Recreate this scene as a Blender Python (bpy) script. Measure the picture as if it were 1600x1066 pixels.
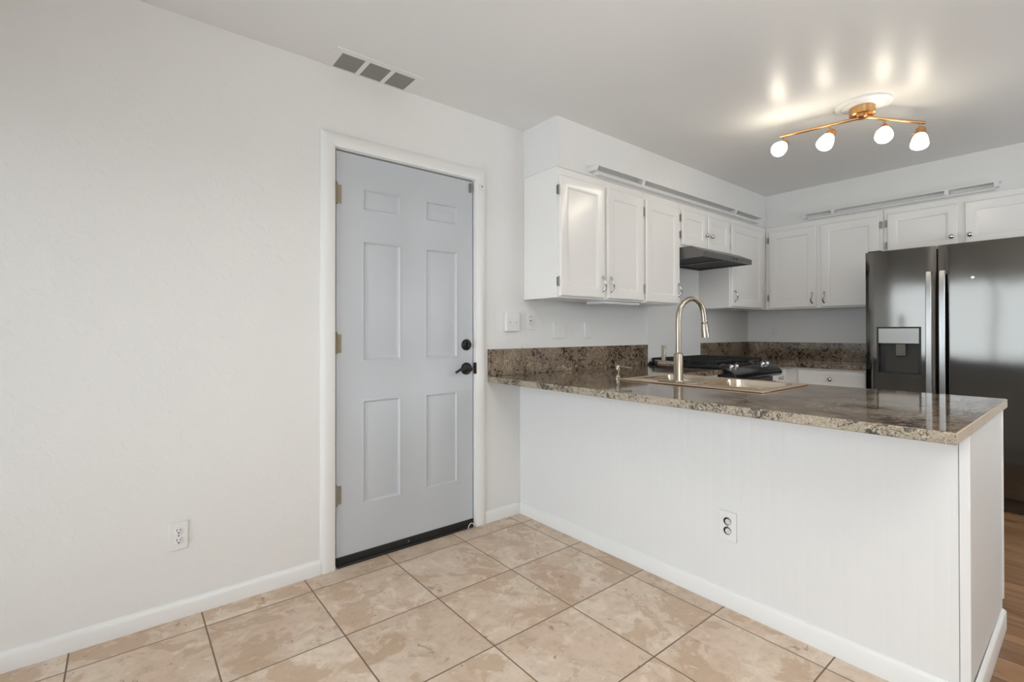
import bpy, bmesh, math, random
from mathutils import Vector, Matrix
for o in list(bpy.data.objects): bpy.data.objects.remove(o, do_unlink=True)
scene = bpy.context.scene
col = scene.collection
random.seed(4)
PI = math.pi

# ---------------------------------------------------------------- camera
F_PX, CX, CY = 753.35, 800.565, 514.445
YAW, PITCH, ROLL = 0.8908, 0.0052, -0.0014
cam_d = bpy.data.cameras.new('camera')
cam = bpy.data.objects.new('camera', cam_d); col.objects.link(cam)
fw = Vector((-math.sin(YAW)*math.cos(PITCH), math.cos(YAW)*math.cos(PITCH), math.sin(PITCH)))
rt = Vector((math.cos(YAW), math.sin(YAW), 0)); up = rt.cross(fw)
r2 = rt*math.cos(ROLL) + up*math.sin(ROLL); u2 = -rt*math.sin(ROLL) + up*math.cos(ROLL)
cam.matrix_world = Matrix(((r2.x, u2.x, -fw.x, 2.3748), (r2.y, u2.y, -fw.y, -1.9678), (r2.z, u2.z, -fw.z, 1.1553), (0, 0, 0, 1)))
cam_d.sensor_width = 36; cam_d.lens = F_PX/1600*36
cam_d.shift_x = (800-CX)/1600; cam_d.shift_y = (CY-533)/1600
cam_d.clip_start = 0.05
scene.camera = cam

# ---------------------------------------------------------------- world, daylight, exposure
w = bpy.data.worlds.new('world'); scene.world = w; w.use_nodes = True
w.node_tree.nodes['Background'].inputs[0].default_value = (0.78, 0.88, 1.0, 1)
w.node_tree.nodes['Background'].inputs[1].default_value = 0.6
scene.view_settings.view_transform = 'Standard'; scene.view_settings.look = 'None'
scene.view_settings.gamma = 1; scene.view_settings.exposure = 0.15; scene.view_settings.use_curve_mapping = False

def area(name, loc, direction, sx, sy, power, colr):
    l = bpy.data.lights.new(name, 'AREA'); l.shape = 'RECTANGLE'; l.size = sx; l.size_y = sy
    l.energy = power; l.color = colr
    o = bpy.data.objects.new(name, l); col.objects.link(o); o.location = loc
    o.rotation_euler = Vector(direction).to_track_quat('-Z', 'Y').to_euler()
    return o
XR, YF, YB, H = 4.3, -3.0, 3.119, 2.4503          # room extents
# daylight outside the sliding door (front wall) and kitchen fill light added outside the right wall
area('daylight_sliding_door', (1.36, YF-0.25, 0.98), (0, 1, 0), 2.9, 1.9, 58, (0.86, 0.945, 1.0))
area('kitchen_fill_light', (XR+0.16, 1.7, 1.5), (-1, 0, 0), 1.9, 1.2, 36, (0.88, 0.95, 1.0))

# ---------------------------------------------------------------- materials
def new_mat(name):
    m = bpy.data.materials.new(name); m.use_nodes = True
    nt = m.node_tree; b = nt.nodes['Principled BSDF']
    return m, nt, b
def N(nt, t, **kw):
    n = nt.nodes.new(t)
    for k, v in kw.items():
        if k in n.inputs: n.inputs[k].default_value = v
        else: setattr(n, k, v)
    return n
def plain(name, c, rough=0.5, metal=0.0, bump=0, bscale=200, spec=0.5, var=0.0, vscale=6):
    m, nt, b = new_mat(name)
    b.inputs['Base Color'].default_value = (*c, 1); b.inputs['Roughness'].default_value = rough
    b.inputs['Metallic'].default_value = metal; b.inputs['Specular IOR Level'].default_value = spec
    tc = N(nt, 'ShaderNodeTexCoord')
    if bump:
        nz = N(nt, 'ShaderNodeTexNoise', Scale=bscale, Detail=3.0)
        nt.links.new(tc.outputs['Object'], nz.inputs['Vector'])
        bp = N(nt, 'ShaderNodeBump', Strength=bump, Distance=0.002)
        nt.links.new(nz.outputs['Fac'], bp.inputs['Height']); nt.links.new(bp.outputs['Normal'], b.inputs['Normal'])
    if var:
        nz = N(nt, 'ShaderNodeTexNoise', Scale=vscale, Detail=4.0)
        nt.links.new(tc.outputs['Object'], nz.inputs['Vector'])
        mx = N(nt, 'ShaderNodeMixRGB'); mx.inputs[1].default_value = (*[x*(1-var) for x in c], 1); mx.inputs[2].default_value = (*[min(1, x*(1+var)) for x in c], 1)
        nt.links.new(nz.outputs['Fac'], mx.inputs[0]); nt.links.new(mx.outputs[0], b.inputs['Base Color'])
    return m
def ramp(nt, stops):
    r = nt.nodes.new('ShaderNodeValToRGB'); e = r.color_ramp.elements
    while len(e) < len(stops): e.new(0.5)
    for el, (p, c) in zip(e, stops): el.position = p; el.color = (*c, 1)
    return r
def textured_paint(name, c, rough, strength, scale=22, spec=0.4):
    """knock-down drywall: soft raised blotches"""
    m, nt, b = new_mat(name)
    b.inputs['Base Color'].default_value = (*c, 1); b.inputs['Roughness'].default_value = rough; b.inputs['Specular IOR Level'].default_value = spec
    tc = N(nt, 'ShaderNodeTexCoord')
    n1 = N(nt, 'ShaderNodeTexNoise', Scale=scale, Detail=5.0, Roughness=0.6); nt.links.new(tc.outputs['Object'], n1.inputs['Vector'])
    r1 = ramp(nt, [(0.5, (0, 0, 0)), (0.62, (1, 1, 1))]); nt.links.new(n1.outputs['Fac'], r1.inputs[0])
    bp = N(nt, 'ShaderNodeBump', Strength=strength, Distance=0.003)
    nt.links.new(r1.outputs[0], bp.inputs['Height']); nt.links.new(bp.outputs['Normal'], b.inputs['Normal'])
    return m
def granite(name, stops, rough, bump=0.0, scale=1.0):
    m, nt, b = new_mat(name)
    tc = N(nt, 'ShaderNodeTexCoord')
    wn = N(nt, 'ShaderNodeTexNoise', Scale=9.0*scale, Detail=4.0); nt.links.new(tc.outputs['Object'], wn.inputs['Vector'])
    mixv = N(nt, 'ShaderNodeMixRGB', blend_type='LINEAR_LIGHT'); mixv.inputs[0].default_value = 0.10
    nt.links.new(tc.outputs['Object'], mixv.inputs[1]); nt.links.new(wn.outputs['Color'], mixv.inputs[2])
    n1 = N(nt, 'ShaderNodeTexNoise', Scale=34.0*scale, Detail=6.0, Roughness=0.62, Distortion=1.6); nt.links.new(mixv.outputs[0], n1.inputs['Vector'])
    n2 = N(nt, 'ShaderNodeTexNoise', Scale=5.5*scale, Detail=3.0); nt.links.new(tc.outputs['Object'], n2.inputs['Vector'])
    ad = N(nt, 'ShaderNodeMath', operation='MULTIPLY_ADD'); ad.inputs[1].default_value = 0.45; nt.links.new(n2.outputs['Fac'], ad.inputs[0])
    sb = N(nt, 'ShaderNodeMath', operation='ADD'); sb.inputs[1].default_value = -0.225; nt.links.new(n1.outputs['Fac'], sb.inputs[0]); nt.links.new(sb.outputs[0], ad.inputs[2])
    rp = ramp(nt, stops); nt.links.new(ad.outputs[0], rp.inputs[0])
    nt.links.new(rp.outputs[0], b.inputs['Base Color'])
    b.inputs['Roughness'].default_value = rough; b.inputs['Specular IOR Level'].default_value = 0.6
    if bump:
        bp = N(nt, 'ShaderNodeBump', Strength=bump, Distance=0.006); nt.links.new(n1.outputs['Fac'], bp.inputs['Height']); nt.links.new(bp.outputs['Normal'], b.inputs['Normal'])
    return m
TS, TX, TY = 0.4046, 0.1407, -0.4974              # tile size and grid origin
def travertine():
    m, nt, b = new_mat('travertine_tile')
    tc = N(nt, 'ShaderNodeTexCoord')
    mp = N(nt, 'ShaderNodeMapping'); mp.inputs['Location'].default_value = (-TX+10*TS, -TY+20*TS, 0)
    nt.links.new(tc.outputs['Object'], mp.inputs['Vector'])
    br = N(nt, 'ShaderNodeTexBrick', offset=0.0, squash=1.0)
    for k, v in (('Scale', 1.0), ('Mortar Size', 0.0028), ('Mortar Smooth', 0.1), ('Bias', 0.0), ('Brick Width', TS), ('Row Height', TS)): br.inputs[k].default_value = v
    br.inputs['Color1'].default_value = (0, 0, 0, 1); br.inputs['Color2'].default_value = (1, 1, 1, 1)
    nt.links.new(mp.outputs[0], br.inputs['Vector'])
    W = N(nt, 'ShaderNodeMath', operation='MULTIPLY'); W.inputs[1].default_value = 37.0; nt.links.new(br.outputs['Color'], W.inputs[0])
    def noise(scale, detail, rough, dist=0.0):
        n = N(nt, 'ShaderNodeTexNoise', noise_dimensions='4D'); n.inputs['Scale'].default_value = scale; n.inputs['Detail'].default_value = detail; n.inputs['Roughness'].default_value = rough; n.inputs['Distortion'].default_value = dist
        nt.links.new(tc.outputs['Object'], n.inputs['Vector']); nt.links.new(W.outputs[0], n.inputs['W']); return n
    big = noise(3.2, 5.0, 0.55, 0.8)
    rp = ramp(nt, [(0.30, (0.54, 0.41, 0.295)), (0.45, (0.62, 0.49, 0.375)), (0.55, (0.65, 0.535, 0.42)), (0.65, (0.69, 0.585, 0.475)), (0.75, (0.63, 0.52, 0.40))])
    nt.links.new(big.outputs['Fac'], rp.inputs[0])
    fine = noise(24, 6.0, 0.7)
    rf = ramp(nt, [(0.30, (0.80, 0.78, 0.75)), (0.5, (0.98, 0.98, 0.98)), (0.75, (1.08, 1.07, 1.05))]); nt.links.new(fine.outputs['Fac'], rf.inputs[0])
    mul = N(nt, 'ShaderNodeMixRGB', blend_type='MULTIPLY'); mul.inputs[0].default_value = 1.0; nt.links.new(rp.outputs[0], mul.inputs[1]); nt.links.new(rf.outputs[0], mul.inputs[2])
    # sharp-edged rusty patches and pale scars
    pt = noise(4.6, 6.0, 0.62, 0.5)
    rpt = ramp(nt, [(0.0, (0, 0, 0)), (0.52, (0, 0, 0)), (0.55, (1, 1, 1))]); nt.links.new(pt.outputs['Fac'], rpt.inputs[0])
    mp1 = N(nt, 'ShaderNodeMixRGB'); mp1.inputs[2].default_value = (0.46, 0.325, 0.215, 1); sp1 = N(nt, 'ShaderNodeMath', operation='MULTIPLY'); sp1.inputs[1].default_value = 0.62
    nt.links.new(rpt.outputs[0], sp1.inputs[0]); nt.links.new(sp1.outputs[0], mp1.inputs[0]); nt.links.new(mul.outputs[0], mp1.inputs[1])
    ps = noise(11.0, 7.0, 0.7, 0.8)
    rps = ramp(nt, [(0.0, (0, 0, 0)), (0.54, (0, 0, 0)), (0.60, (1, 1, 1))]); nt.links.new(ps.outputs['Fac'], rps.inputs[0])
    mp2 = N(nt, 'ShaderNodeMixRGB'); mp2.inputs[2].default_value = (0.76, 0.67, 0.56, 1); sp2 = N(nt, 'ShaderNodeMath', operation='MULTIPLY'); sp2.inputs[1].default_value = 0.5
    nt.links.new(rps.outputs[0], sp2.inputs[0]); nt.links.new(sp2.outputs[0], mp2.inputs[0]); nt.links.new(mp1.outputs[0], mp2.inputs[1])
    mul = mp2
    # dark pits and veins
    vein = noise(7.5, 6.0, 0.75, 1.4)
    rv = ramp(nt, [(0.0, (1, 1, 1)), (0.35, (1, 1, 1)), (0.38, (0, 0, 0))]); nt.links.new(vein.outputs['Fac'], rv.inputs[0])
    mv = N(nt, 'ShaderNodeMixRGB'); mv.inputs[2].default_value = (0.17, 0.115, 0.075, 1)
    sc = N(nt, 'ShaderNodeMath', operation='MULTIPLY'); sc.inputs[1].default_value = 0.55; nt.links.new(rv.outputs[0], sc.inputs[0]); nt.links.new(sc.outputs[0], mv.inputs[0]); nt.links.new(mul.outputs[0], mv.inputs[1])
    pit = noise(34.0, 3.0, 0.6, 0.3)
    rpi = ramp(nt, [(0.0, (1, 1, 1)), (0.285, (1, 1, 1)), (0.325, (0, 0, 0))]); nt.links.new(pit.outputs['Fac'], rpi.inputs[0])
    mpi = N(nt, 'ShaderNodeMixRGB'); mpi.inputs[2].default_value = (0.16, 0.11, 0.075, 1); spi = N(nt, 'ShaderNodeMath', operation='MULTIPLY'); spi.inputs[1].default_value = 0.7
    nt.links.new(rpi.outputs[0], spi.inputs[0]); nt.links.new(spi.outputs[0], mpi.inputs[0]); nt.links.new(mv.outputs[0], mpi.inputs[1]); mv = mpi
    # tone of each tile
    tone = ramp(nt, [(0.0, (0.93, 0.91, 0.90)), (1.0, (1.06, 1.06, 1.07))]); nt.links.new(br.outputs['Color'], tone.inputs[0])
    mt = N(nt, 'ShaderNodeMixRGB', blend_type='MULTIPLY'); mt.inputs[0].default_value = 1.0; nt.links.new(mv.outputs[0], mt.inputs[1]); nt.links.new(tone.outputs[0], mt.inputs[2])
    mg = N(nt, 'ShaderNodeMixRGB'); mg.inputs[2].default_value = (0.17, 0.115, 0.075, 1); nt.links.new(br.outputs['Fac'], mg.inputs[0]); nt.links.new(mt.outputs[0], mg.inputs[1])
    nt.links.new(mg.outputs[0], b.inputs['Base Color'])
    b.inputs['Roughness'].default_value = 0.42; b.inputs['Specular IOR Level'].default_value = 0.35
    inv = N(nt, 'ShaderNodeMath', operation='SUBTRACT'); inv.inputs[0].default_value = 1.0; nt.links.new(br.outputs['Fac'], inv.inputs[1])
    bp = N(nt, 'ShaderNodeBump', Strength=0.5, Distance=0.002); nt.links.new(inv.outputs[0], bp.inputs['Height']); nt.links.new(bp.outputs['Normal'], b.inputs['Normal'])
    return m
def wood_planks():
    m, nt, b = new_mat('wood_planks')
    tc = N(nt, 'ShaderNodeTexCoord')
    br = N(nt, 'ShaderNodeTexBrick', offset=0.37)
    for k, v in (('Scale', 1.0), ('Mortar Size', 0.0018), ('Brick Width', 1.2), ('Row Height', 0.15)): br.inputs[k].default_value = v
    br.inputs['Color1'].default_value = (0, 0, 0, 1); br.inputs['Color2'].default_value = (1, 1, 1, 1)
    nt.links.new(tc.outputs['Object'], br.inputs['Vector'])
    mp = N(nt, 'ShaderNodeMapping'); mp.inputs['Scale'].default_value = (2.0, 11, 1); nt.links.new(tc.outputs['Object'], mp.inputs['Vector'])
    W = N(nt, 'ShaderNodeMath', operation='MULTIPLY'); W.inputs[1].default_value = 23.0; nt.links.new(br.outputs['Color'], W.inputs[0])
    n = N(nt, 'ShaderNodeTexNoise', noise_dimensions='4D'); n.inputs['Scale'].default_value = 1.6; n.inputs['Detail'].default_value = 5; n.inputs['Distortion'].default_value = 0.8
    nt.links.new(mp.outputs[0], n.inputs['Vector']); nt.links.new(W.outputs[0], n.inputs['W'])
    rp = ramp(nt, [(0.26, (0.10, 0.048, 0.022)), (0.42, (0.26, 0.14, 0.07)), (0.62, (0.36, 0.21, 0.112)), (0.8, (0.30, 0.165, 0.082))]); nt.links.new(n.outputs['Fac'], rp.inputs[0])
    tone = ramp(nt, [(0.0, (0.75, 0.72, 0.70)), (1.0, (1.1, 1.1, 1.1))]); nt.links.new(br.outputs['Color'], tone.inputs[0])
    mt = N(nt, 'ShaderNodeMixRGB', blend_type='MULTIPLY'); mt.inputs[0].default_value = 1.0; nt.links.new(rp.outputs[0], mt.inputs[1]); nt.links.new(tone.outputs[0], mt.inputs[2])
    mg = N(nt, 'ShaderNodeMixRGB'); mg.inputs[2].default_value = (0.05, 0.025, 0.012, 1); nt.links.new(br.outputs['Fac'], mg.inputs[0]); nt.links.new(mt.outputs[0], mg.inputs[1])
    nt.links.new(mg.outputs[0], b.inputs['Base Color']); b.inputs['Roughness'].default_value = 0.35
    return m
def brushed(name, c, rough, vertical=True, var=0.12, scale=1.0, wave=0.0):
    m, nt, b = new_mat(name)
    tc = N(nt, 'ShaderNodeTexCoord'); mp = N(nt, 'ShaderNodeMapping')
    mp.inputs['Scale'].default_value = (350*scale, 350*scale, 3) if vertical else (3, 3, 350*scale)
    nt.links.new(tc.outputs['Object'], mp.inputs['Vector'])
    n = N(nt, 'ShaderNodeTexNoise', Scale=1.0, Detail=2.0); nt.links.new(mp.outputs[0], n.inputs['Vector'])
    r = N(nt, 'ShaderNodeMapRange'); r.inputs[3].default_value = rough*(1-var*2); r.inputs[4].default_value = rough*(1+var*2)
    nt.links.new(n.outputs['Fac'], r.inputs[0]); nt.links.new(r.outputs[0], b.inputs['Roughness'])
    b.inputs['Base Color'].default_value = (*c, 1); b.inputs['Metallic'].default_value = 1.0
    if wave:                                           # gently uneven sheet metal
        wz = N(nt, 'ShaderNodeTexNoise', Scale=3.0, Detail=1.0); nt.links.new(tc.outputs['Object'], wz.inputs['Vector'])
        bp = N(nt, 'ShaderNodeBump', Strength=wave, Distance=0.02); nt.links.new(wz.outputs['Fac'], bp.inputs['Height']); nt.links.new(bp.outputs['Normal'], b.inputs['Normal'])
    return m
def mesh_filter():
    """fine grey louvre grille of the ceiling register"""
    m, nt, b = new_mat('register_mesh')
    tc = N(nt, 'ShaderNodeTexCoord')
    wv = N(nt, 'ShaderNodeTexWave', Scale=55.0, bands_direction='Y'); nt.links.new(tc.outputs['Object'], wv.inputs['Vector'])
    rp = ramp(nt, [(0.2, (0.19, 0.185, 0.17)), (0.8, (0.33, 0.32, 0.30))]); nt.links.new(wv.outputs['Fac'], rp.inputs[0]); nt.links.new(rp.outputs[0], b.inputs['Base Color'])
    b.inputs['Roughness'].default_value = 0.6
    return m
M = {}
M['wall'] = textured_paint('wall_paint', (0.775, 0.775, 0.765), 0.45, 0.22)
M['ceiling'] = textured_paint('ceiling_gloss_paint', (0.80, 0.795, 0.785), 0.33, 0.05, 7, 0.24)
M['trim'] = plain('white_trim_paint', (0.79, 0.79, 0.78), 0.32, var=0.01)
M['cab'] = plain('white_cabinet_paint', (0.85, 0.835, 0.815), 0.22, bump=0.03, bscale=60, var=0.01)
M['cab_in'] = plain('cabinet_side_paint', (0.79, 0.78, 0.765), 0.3, var=0.01)
M['panel'] = plain('white_beadboard_paint', (0.755, 0.755, 0.75), 0.4, bump=0.04, bscale=40, var=0.01)
M['door'] = plain('grey_blue_door_paint', (0.52, 0.55, 0.585), 0.38, bump=0.02, bscale=90)
M['tile'] = travertine()
M['wood'] = wood_planks()
ST = [(0.36, (0.016, 0.011, 0.008)), (0.435, (0.06, 0.04, 0.028)), (0.485, (0.20, 0.145, 0.10)), (0.53, (0.36, 0.285, 0.21)), (0.565, (0.12, 0.085, 0.058)), (0.615, (0.30, 0.235, 0.17)), (0.72, (0.50, 0.44, 0.35))]
SE = [(0.38, (0.03, 0.027, 0.02)), (0.445, (0.15, 0.12, 0.085)), (0.49, (0.34, 0.28, 0.20)), (0.54, (0.50, 0.44, 0.34)), (0.575, (0.18, 0.145, 0.10)), (0.63, (0.40, 0.335, 0.245)), (0.74, (0.58, 0.52, 0.42))]
M['granite'] = granite('brown_granite', ST, 0.06)
M['granite_edge'] = granite('rough_granite_edge', SE, 0.45, 0.6, 1.15)
M['granite_end'] = granite('pale_granite_end', [(0.2, (0.42, 0.34, 0.25)), (0.5, (0.56, 0.47, 0.36)), (0.8, (0.62, 0.55, 0.44))], 0.3)
M['steel'] = brushed('stainless_steel', (0.17, 0.163, 0.152), 0.10, vertical=False, var=0.1, scale=0.6, wave=0.10)
M['steel_handle'] = brushed('steel_handle', (0.42, 0.42, 0.415), 0.3)
M['steel_dark'] = plain('dark_hood_steel', (0.17, 0.165, 0.155), 0.35, 0.7)
M['sink'] = plain('warm_sink_rim', (0.74, 0.58, 0.42), 0.28, 0.85, var=0.06)
M['basin'] = brushed('sink_basin_steel', (0.54, 0.46, 0.37), 0.2)
M['nickel'] = brushed('brushed_nickel', (0.39, 0.345, 0.285), 0.27)
M['chrome'] = plain('chrome', (0.62, 0.61, 0.60), 0.16, 1.0)
M['hinge'] = plain('hinge_steel', (0.34, 0.33, 0.31), 0.35, 0.9)
M['brass_hinge'] = plain('aged_brass', (0.25, 0.21, 0.15), 0.45, 0.9, var=0.1, vscale=60)
M['brass'] = plain('copper_brass', (0.60, 0.34, 0.15), 0.28, 1.0)
M['black'] = plain('black_metal', (0.010, 0.010, 0.010), 0.32, 0.3)
M['black_gloss'] = plain('black_enamel', (0.012, 0.012, 0.013), 0.12)
M['iron'] = plain('cast_iron', (0.014, 0.014, 0.014), 0.55, bump=0.1)
M['rubber'] = plain('black_rubber', (0.012, 0.011, 0.010), 0.6)
M['dark_plastic'] = plain('dark_grey_plastic', (0.022, 0.022, 0.021), 0.45)
M['grey_panel'] = plain('grey_dispenser_panel', (0.36, 0.36, 0.34), 0.3, 0.5)
M['plastic'] = plain('white_plastic', (0.77, 0.77, 0.76), 0.35)
M['slot'] = plain('dark_slot', (0.05, 0.045, 0.04), 0.6)
M['sensor'] = plain('grey_sensor_plastic', (0.17, 0.165, 0.15), 0.5)
M['sensor_light'] = plain('grey_socket_plastic', (0.62, 0.62, 0.61), 0.35)
M['register'] = plain('register_paint', (0.80, 0.795, 0.785), 0.4)
M['grille'] = mesh_filter()
M['kick'] = plain('dark_kick_plate', (0.045, 0.025, 0.015), 0.5)
M['vinyl'] = plain('white_vinyl', (0.80, 0.80, 0.80), 0.35)
def shade_glass():
    m, nt, b = new_mat('lit_frosted_glass')
    b.inputs['Base Color'].default_value = (0.95, 0.92, 0.84, 1); b.inputs['Roughness'].default_value = 0.4
    b.inputs['Emission Color'].default_value = (1.0, 0.90, 0.70, 1); b.inputs['Emission Strength'].default_value = 10.0
    return m
M['shade'] = shade_glass()
def pane():
    m, nt, b = new_mat('window_glass')
    t = nt.nodes.new('ShaderNodeBsdfTransparent'); g = nt.nodes.new('ShaderNodeBsdfGlossy'); g.inputs['Roughness'].default_value = 0.0
    f = nt.nodes.new('ShaderNodeFresnel'); mx = nt.nodes.new('ShaderNodeMixShader')
    nt.links.new(f.outputs[0], mx.inputs[0]); nt.links.new(t.outputs[0], mx.inputs[1]); nt.links.new(g.outputs[0], mx.inputs[2])
    nt.links.new(mx.outputs[0], nt.nodes['Material Output'].inputs['Surface'])
    return m
M['glass'] = pane()

# ---------------------------------------------------------------- mesh helpers
class MB:
    """collects shapes into one mesh, vertices in world coordinates"""
    def __init__(self): self.bm = bmesh.new()
    def box(self, x0, x1, y0, y1, z0, z1, mi=0):
        v = [self.bm.verts.new(p) for p in ((x0, y0, z0), (x1, y0, z0), (x1, y1, z0), (x0, y1, z0), (x0, y0, z1), (x1, y0, z1), (x1, y1, z1), (x0, y1, z1))]
        for f in ((0, 3, 2, 1), (4, 5, 6, 7), (0, 1, 5, 4), (1, 2, 6, 5), (2, 3, 7, 6), (3, 0, 4, 7)):
            self.bm.faces.new([v[i] for i in f]).material_index = mi
        return self
    def prism(self, pts, a, b, fn):
        """extrude a closed 2D outline from a to b; fn(p, q, t) -> xyz"""
        n = len(pts)
        A = [self.bm.verts.new(fn(p, q, a)) for p, q in pts]; B = [self.bm.verts.new(fn(p, q, b)) for p, q in pts]
        self.bm.faces.new(A); self.bm.faces.new(list(reversed(B)))
        for i in range(n): self.bm.faces.new([A[i], B[i], B[(i+1) % n], A[(i+1) % n]])
        return self
    def tube(self, pts, r, seg=12, cap=True, radii=None):
        pts = [Vector(p) for p in pts]; n = len(pts); rings = []
        ref = None
        for i, p in enumerate(pts):
            t = (pts[min(i+1, n-1)] - pts[max(i-1, 0)]).normalized()
            if ref is None:
                ref = Vector((0, 0, 1)) if abs(t.z) < 0.9 else Vector((1, 0, 0))
            a = t.cross(ref).normalized(); bb = a.cross(t).normalized(); ref = bb
            rr = radii[i] if radii else r
            rings.append([self.bm.verts.new(p + (a*math.cos(2*PI*k/seg) + bb*math.sin(2*PI*k/seg))*rr) for k in range(seg)])
        for i in range(n-1):
            for k in range(seg):
                f = self.bm.faces.new([rings[i][k], rings[i+1][k], rings[i+1][(k+1) % seg], rings[i][(k+1) % seg]]); f.smooth = True
        if cap:
            self.bm.faces.new(list(reversed(rings[0]))); self.bm.faces.new(rings[-1])
        return self
    def lathe(self, origin, axis, prof, seg=28, cap0=True, cap1=True):
        """prof: (radius, distance along axis)"""
        o = Vector(origin); t = Vector(axis).normalized()
        ref = Vector((0, 0, 1)) if abs(t.z) < 0.9 else Vector((1, 0, 0))
        a = t.cross(ref).normalized(); bb = a.cross(t).normalized(); rings = []
        for r, d in prof:
            rings.append([self.bm.verts.new(o + t*d + (a*math.cos(2*PI*k/seg) + bb*math.sin(2*PI*k/seg))*max(r, 1e-4)) for k in range(seg)])
        for i in range(len(prof)-1):
            for k in range(seg):
                f = self.bm.faces.new([rings[i][k], rings[i+1][k], rings[i+1][(k+1) % seg], rings[i][(k+1) % seg]]); f.smooth = True
        if cap0: self.bm.faces.new(list(reversed(rings[0])))
        if cap1: self.bm.faces.new(rings[-1])
        return self
    def panelled(self, T, u0, u1, v0, v1, t, panels, prof, edge=0.0):
        """slab with its face at n = t (back at 0), each panel a nest of rings (inset, depth); T(u, v, n) -> xyz"""
        bm = self.bm
        us = sorted(set([u0+edge, u1-edge] + [x for p in panels for x in p[:2]])); vs = sorted(set([v0+edge, v1-edge] + [x for p in panels for x in p[2:]]))
        cache = {}
        def V(u, v, n):
            k = (round(u, 5), round(v, 5), round(n, 5))
            if k not in cache: cache[k] = bm.verts.new(T(u, v, n))
            return cache[k]
        for i in range(len(us)-1):
            for j in range(len(vs)-1):
                a, b, c, d = us[i], us[i+1], vs[j], vs[j+1]
                if any(a >= p[0]-1e-6 and b <= p[1]+1e-6 and c >= p[2]-1e-6 and d <= p[3]+1e-6 for p in panels): continue
                bm.faces.new([V(a, c, t), V(b, c, t), V(b, d, t), V(a, d, t)])
        for (a, b, c, d) in panels:
            # outline of the hole with every grid vertex on it
            def loop(ins, dep):
                return [(a+ins, c+ins), (b-ins, c+ins), (b-ins, d-ins), (a+ins, d-ins)]
            bot = [(x, c) for x in us if a-1e-6 <= x <= b+1e-6]; rgt = [(b, y) for y in vs if c+1e-6 < y <= d+1e-6]
            top = [(x, d) for x in reversed(us) if a-1e-6 <= x < b-1e-6]; lft = [(a, y) for y in reversed(vs) if c+1e-6 < y < d-1e-6]
            sides = [bot, [bot[-1]]+rgt, [rgt[-1]]+top, [top[-1]]+lft+[bot[0]]]
            prev = None
            for ins, dep in prof:
                cur = [V(x, y, t+dep) for x, y in loop(ins, dep)]
                if prev is None and (ins, dep) == (0, 0): pass
                elif prev is None:
                    for s in range(4):
                        ring = [V(x, y, t) for x, y in sides[s]]
                        bm.faces.new(ring + [cur[(s+1) % 4], cur[s]])
                else:
                    for s in range(4): bm.faces.new([prev[s], prev[(s+1) % 4], cur[(s+1) % 4], cur[s]])
                prev = cur
            bm.faces.new(prev)
        # edge bevel and sides
        fr = {0: [(x, vs[0]) for x in us], 1: [(us[-1], y) for y in vs], 2: [(x, vs[-1]) for x in reversed(us)], 3: [(us[0], y) for y in reversed(vs)]}
        oc = [(u0, v0), (u1, v0), (u1, v1), (u0, v1)]; n1 = t-edge if edge else t
        for s in range(4):
            ring = [V(x, y, t) for x, y in fr[s]]
            if edge: bm.faces.new(list(reversed(ring)) + [V(*oc[s], n1), V(*oc[(s+1) % 4], n1)])
            if edge: bm.faces.new([V(*oc[(s+1) % 4], n1), V(*oc[s], n1), V(*oc[s], 0), V(*oc[(s+1) % 4], 0)])
            else: bm.faces.new(list(reversed(ring)) + [V(*oc[s], 0), V(*oc[(s+1) % 4], 0)])
        bm.faces.new([V(*oc[k], 0) for k in (3, 2, 1, 0)])
        return self
    def grid_slab(self, xs, ys, solid, z0, z1, mis=None):
        """plate made of the solid cells of a grid: one watertight mesh, holes allowed. mis(side, x, y) gives the material of a side face"""
        bm = self.bm; cache = {}
        def V(x, y, z):
            k = (round(x, 5), round(y, 5), z)
            if k not in cache: cache[k] = bm.verts.new((x, y, z))
            return cache[k]
        S = lambda i, j: 0 <= i < len(xs)-1 and 0 <= j < len(ys)-1 and solid((xs[i]+xs[i+1])/2, (ys[j]+ys[j+1])/2)
        for i in range(len(xs)-1):
            for j in range(len(ys)-1):
                if not S(i, j): continue
                a, b, c, d = xs[i], xs[i+1], ys[j], ys[j+1]
                bm.faces.new([V(a, c, z1), V(b, c, z1), V(b, d, z1), V(a, d, z1)]); bm.faces.new([V(a, d, z0), V(b, d, z0), V(b, c, z0), V(a, c, z0)])
                for cond, p, q, side in ((S(i-1, j), (a, d), (a, c), '-x'), (S(i+1, j), (b, c), (b, d), '+x'), (S(i, j-1), (a, c), (b, c), '-y'), (S(i, j+1), (b, d), (a, d), '+y')):
                    if not cond:
                        f = bm.faces.new([V(*p, z0), V(*q, z0), V(*q, z1), V(*p, z1)])
                        if mis: f.material_index = mis(side, (p[0]+q[0])/2, (p[1]+q[1])/2)
        return self
    def build(self, name, mats, parent=None, bevel=0.0, seg=2, origin=None):
        bm = self.bm
        bmesh.ops.recalc_face_normals(bm, faces=bm.faces)
        if parent is not None: off = parent_world(parent)
        elif origin is not None: off = Vector(origin)
        else: off = Vector((0, 0, 0))
        for v in bm.verts: v.co -= off
        me = bpy.data.meshes.new(name); bm.to_mesh(me); bm.free()
        me.set_sharp_from_angle(angle=math.radians(42))
        for m in (mats if isinstance(mats, (list, tuple)) else [mats]): me.materials.append(m)
        o = bpy.data.objects.new(name, me); col.objects.link(o)
        if parent is not None: o.parent = parent; WORLD[o.name] = off
        else: o.location = off; WORLD[o.name] = off
        if bevel:
            b = o.modifiers.new('bevel', 'BEVEL'); b.width = bevel; b.segments = seg; b.limit_method = 'ANGLE'; b.angle_limit = math.radians(40)
        return o
WORLD = {}
def parent_world(o): return WORLD[o.name]
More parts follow.
